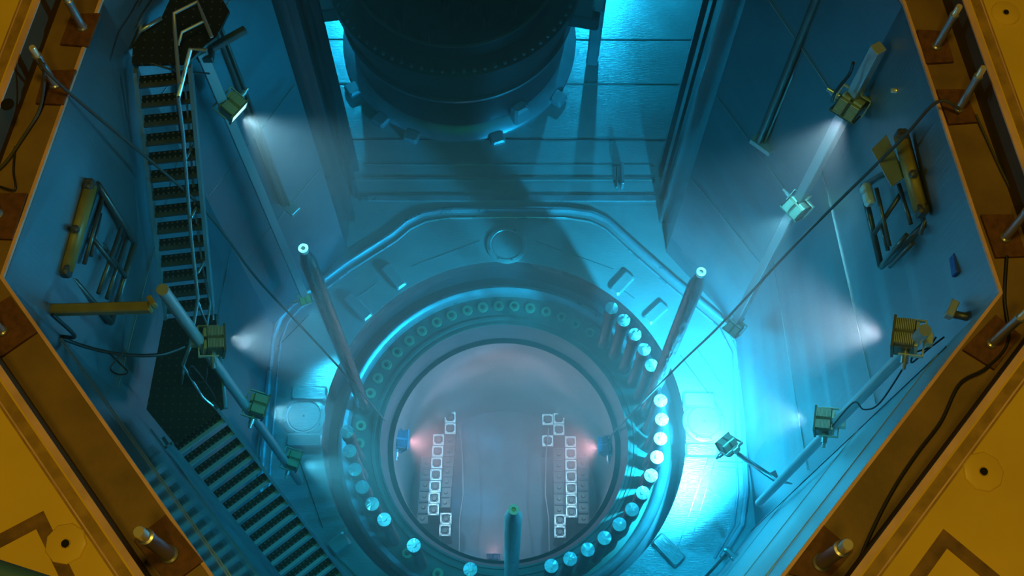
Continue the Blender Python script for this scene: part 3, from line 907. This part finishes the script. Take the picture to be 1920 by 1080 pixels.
cable('suspension_cable', [(72, 108, 10.9), (125, 170, 10.62), (370, 380, 8.2), (480, 520, 6.4), (560, 607, 4.7), (650, 705, 2.2), (742, 812, -.8)], .014, 'thin dark cable from the upper left post down to the left lamp in the vessel', 'cable', 'rope')
cable('suspension_cable', [(1800, 205, 10.62), (1756, 192, 10.62), (1680, 272, 10.0), (1500, 450, 8.0), (1350, 610, 5.4), (1262, 695, 3.2), (1140, 822, -.8)], .014, 'thin dark cable from the right post down to the right lamp in the vessel', 'cable', 'rope')
cable('lamp_cable', [(98, 590, 9.6), (140, 630, 9.2), (115, 632, 9.1), (160, 650, 8.9), (230, 665, 8.7), (300, 665, 8.5), (345, 650, 8.3)], .018, 'thick black cable looping from the yellow brace to the upper left pole lamp', 'cable')
cable('lamp_cable', [(205, 662, 8.8), (225, 682, 8.8), (240, 698, 8.8), (222, 702, 8.8), (208, 690, 8.8), (230, 662, 8.8)], .008, 'thin black wire loop hanging below the thick left cable', 'cable')
cable('lamp_cable', [(388, 690, 8.0), (385, 712, 7.9), (368, 716, 7.9), (355, 700, 7.9), (362, 688, 8.0), (400, 740, 7.0), (415, 785, 6.4), (425, 790, 6.2)], .009, 'thin black wire curling below the topmost left floodlight', 'cable')
cable('lamp_cable', [(1560, 190, 9.2), (1568, 170, 9.4), (1592, 140, 9.6), (1600, 118, 9.8)], .016, 'black cable rising beside the upper right corner pole', 'cable')
cable('lamp_cable', [(1755, 632, 9.5), (1740, 652, 9.4), (1715, 662, 9.3), (1710, 680, 9.2), (1740, 655, 9.4), (1770, 632, 9.6)], .008, 'thin wire loop beside the large right floodlight', 'cable')
cable('lamp_cable', [(1700, 680, 9.2), (1650, 755, 8.6), (1620, 768, 8.3), (1600, 755, 8.0), (1560, 800, 7.2)], .008, 'thin wire running down beside the near wall pole', 'cable')
cable('lamp_cable', [(283, 118, 9.7), (330, 132, 9.6), (392, 138, 9.2)], .01, 'thin dark wire crossing between the top platform and the upper left pole', 'cable')
cable('deck_cable', [(1888, 480, 10.53), (1884, 560, 10.53), (1890, 640, 10.53), (1850, 690, 10.53), (1800, 720, 10.53), (1765, 790, 10.53), (1720, 850, 10.53), (1680, 910, 10.53), (1645, 975, 10.53), (1612, 1050, 10.53), (1600, 1100, 10.53)], .014, 'black cable snaking along the coping at the lower right', 'cable')
cable('deck_cable', [(82, 118, 10.85), (82, 160, 10.7), (72, 210, 10.55), (40, 262, 10.53), (10, 305, 10.53), (-20, 330, 10.53)], .014, 'grey cable hanging from the upper left post over the coping', 'cable', 'rope')
cable('deck_cable', [(28, 275, 10.53), (25, 320, 10.53), (28, 355, 10.53), (0, 350, 10.53)], .009, 'thin dark wire on the coping at the left edge', 'cable')
cable('deck_cable', [(1830, 215, 10.55), (1850, 260, 10.53), (1880, 325, 10.53), (1915, 390, 10.53)], .010, 'thin cable trailing from the right post along the coping', 'cable', 'rope')

# ------------------------------------------------------------------ deck around the pool
DP = [HEAD[n].xy for n in ('R', 'TR')] + [V((2.70, 3.0)), V((2.70, 7.0)), V((-2.62, 7.0)), V((-2.62, 3.0))] + [HEAD[n].xy for n in ('TL', 'L', 'BL', 'BR')]


def offset(poly, d):
    out = []
    n = len(poly)
    for i in range(n):
        a, b, c = poly[i - 1], poly[i], poly[(i + 1) % n]
        t1, t2 = (b - a).normalized(), (c - b).normalized()
        n1, n2 = V((t1.y, -t1.x)), V((t2.y, -t2.x))
        m = (n1 + n2).normalized()
        out.append(b + m * min(d / max(m.dot(n1), .3), d * 2.2))
    return out


def band(name, d0, d1, z0, z1, m, kind='structure'):
    a, b = offset(DP, d0), offset(DP, d1)
    n = len(a)
    vs = [(*p, z0) for p in a] + [(*p, z1) for p in a] + [(*p, z1) for p in b] + [(*p, z0) for p in b]
    fs = []
    for i in range(n):
        j = (i + 1) % n
        for k_ in range(4):
            q = (k_ + 1) % 4
            fs.append((k_ * n + i, k_ * n + j, q * n + j, q * n + i))
    return tag(MB().add(vs, fs).build(name, m), kind=kind)


HU = .33
band('pool_coping', 0, .42, ZC - .05, ZC, M['coping'])
band('coping_edge_trim', -.004, .018, ZC - .02, ZC + .012, M['lip'])
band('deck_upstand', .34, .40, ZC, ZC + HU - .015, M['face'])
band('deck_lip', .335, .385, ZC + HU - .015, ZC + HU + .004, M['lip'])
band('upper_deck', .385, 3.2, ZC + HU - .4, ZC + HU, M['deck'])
band('deck_trim_brown', .40, .50, ZC + HU, ZC + HU + .004, M['groove'])
band('deck_groove', .472, .484, ZC + HU + .004, ZC + HU + .010, M['lip'])

# posts on their rusty plates
posts = [((1755, 88), (1797, 15), ((1720, 55), (1772, 58), (1789, 115), (1738, 118)), 'upper right, nearest the top of the picture'),
         ((1797, 205), (1842, 130), ((1757, 167), (1808, 167), (1835, 228), (1780, 232)), 'right side carrying a dark cable'),
         ((1884, 447), (1935, 385), ((1840, 402), (1900, 402), (1925, 480), (1868, 482)), 'right edge above the deck corner'),
         ((1858, 645), (1925, 585), ((1868, 590), (1915, 628), (1865, 692), (1806, 655)), 'right edge below the deck corner'),
         ((1540, 1055), (1588, 1022), ((1545, 985), (1600, 1032), (1545, 1095), (1480, 1075)), 'bottom right of the picture'),
         ((155, 52), (122, -10), ((133, 26), (188, 24), (165, 86), (112, 82)), 'upper left, nearest the top of the picture'),
         ((103, 160), (62, 92), ((83, 132), (142, 130), (118, 195), (66, 193)), 'left side carrying a dark cable'),
         ((-2, 402), (-45, 350), ((-10, 362), (50, 362), (22, 448), (-40, 446)), 'left edge above the deck corner'),
         ((5, 622), (-55, 560), ((-30, 585), (18, 555), (68, 622), (2, 668)), 'left edge below the deck corner'),
         ((318, 1040), (262, 998), ((250, 1012), (310, 965), (380, 1052), (318, 1098)), 'bottom left of the picture')]
for base, top, plate, where in posts:
    e = empty('deck_post', at(*base, ZC + .03), 'steel post on rusty plate, ' + where, 'post', 'posts on rusty plates along the coping')
    o0 = e.location
    q = [at(*p, ZC + .035) - o0 for p in plate]
    n = 4
    vs = [(p.x, p.y, -.028) for p in q] + [(p.x, p.y, .004) for p in q]
    MB().add(vs, [(3, 2, 1, 0), (4, 5, 6, 7)] + [(i, (i + 1) % 4, 4 + (i + 1) % 4, 4 + i) for i in range(4)]).build('base_plate', M['rust'], e)
    lower = base[1] > 900
    # height from the length seen
    h = .62 if lower else .48
    tp_ = at(*top, ZC + h) - o0
    ax = V((tp_.x, tp_.y, h))
    r = .052 if lower else .034
    R = ax.to_track_quat('Z', 'Y').to_matrix()
    L = ax.length
    MB().lathe([(r * 1.35, .004), (r * 1.3, .02), (r, .03), (r, L * .72), (r * 1.12, L * .74), (r * 1.12, L * .80), (r * .8, L * .81)], n=20, R=R).build('tube', M['galv'], e)
    MB().lathe([(r * .8, L * .80), (r * .8, L * .98), (r * .7, L), (.001, L)], n=16, R=R).build('cap', M['fixture'], e)

# moulded pads with a hole and worn frames on the yellow deck
ZU = ZC + HU
for p, s_, lab in (((124, 1020), 1.0, 'lower left'), ((1843, 885), 1.0, 'right'), ((1885, 25), .8, 'upper right corner')):
    e = empty('deck_socket', at(*p, ZU), 'rounded yellow mound with a dark hole on the deck at the ' + lab, 'deck socket', 'mounds with a hole in the yellow deck')
    MB().lathe([(.15 * s_, .001), (.14 * s_, .012), (.10 * s_, .02), (.04 * s_, .022), (.028 * s_, .012)], n=9 if s_ == 1 else 24).build('mound', M['deck'], e)
    MB().lathe([(.001, .021), (.028 * s_, .023)], n=20).build('hole', M['dark'], e)
e = MB().lathe([(.001, .006), (.052, .006), (.055, .001)], n=24).build('deck_hole', M['dark']); e.location = at(14, 196, ZU)
tag(e, 'large dark round hole in the deck at the upper left edge', 'hole')
for pts, lab in (([(-30, 1030), (75, 975), (135, 1100)], 'brown worn corner of a frame on the yellow deck at lower left'), ([(1700, 1110), (1772, 1010), (1880, 1100)], 'brown worn corner of a frame on the yellow deck at lower right')):
    w_ = .047
    P3 = [at(*a_, ZU) for a_ in pts]
    d1, d2 = (P3[1] - P3[0]).normalized(), (P3[2] - P3[1]).normalized()
    n1, n2 = V((d1.y, -d1.x, 0)), V((d2.y, -d2.x, 0))
    mi = (n1 + n2).normalized()
    mi *= w_ / mi.dot(n1)
    ring = [P3[0] + n1 * w_, P3[1] + mi, P3[2] + n2 * w_, P3[2] - n2 * w_, P3[1] - mi, P3[0] - n1 * w_]
    b = MB()
    for z_ in (.001, .007):
        b.v += [p_ + V((0, 0, z_)) for p_ in ring]
    b.f += [[0, 1, 4, 5], [1, 2, 3, 4], [6, 7, 10, 11], [7, 8, 9, 10]] + [[q_, (q_ + 1) % 6, 6 + (q_ + 1) % 6, 6 + q_] for q_ in range(6)]
    b.sm += [False] * 10
    tag(b.build('worn_floor_frame', M['worn']), lab, 'floor frame')
# rail of the bridge just under the camera
o = MB().tube([at(-120, 1040, 15), at(-10, 1075, 15), at(160, 1130, 15)], .05, 12).build('bridge_rail', M['bluerail'])
tag(o, 'blue rail end at the lower left corner of the picture', 'rail')

# ------------------------------------------------------------------ the water itself
wm = bpy.data.materials.new('pool_water')
wm.use_nodes = True
nt = wm.node_tree
for n_ in list(nt.nodes):
    if n_.type != 'OUTPUT_MATERIAL': nt.nodes.remove(n_)
outn = [n_ for n_ in nt.nodes if n_.type == 'OUTPUT_MATERIAL'][0]
sc_ = nt.nodes.new('ShaderNodeVolumeScatter')
sc_.inputs['Color'].default_value = (1, 1, 1, 1)
sc_.inputs['Density'].default_value = WATER_SCATTER
sc_.inputs['Anisotropy'].default_value = .35
ab = nt.nodes.new('ShaderNodeVolumeAbsorption')
mx_ = max(WATER_ABSORB)
ab.inputs['Color'].default_value = (*[1 - c / mx_ for c in WATER_ABSORB], 1)
ab.inputs['Density'].default_value = mx_
ad = nt.nodes.new('ShaderNodeAddShader')
nt.links.new(sc_.outputs[0], ad.inputs[0]); nt.links.new(ab.outputs[0], ad.inputs[1])
nt.links.new(ad.outputs[0], outn.inputs['Volume'])
wp = [tuple(p) for p in offset(DP, .1)]
wp = [(5.3, -5.2), (5.3, 13.1), (-5.3, 13.1), (-5.3, -5.2)]
wb = MB().prism(wp, -5.2, ZW).build('water', wm)
tag(wb, 'clear blue water filling the pool', 'water', kind='stuff')
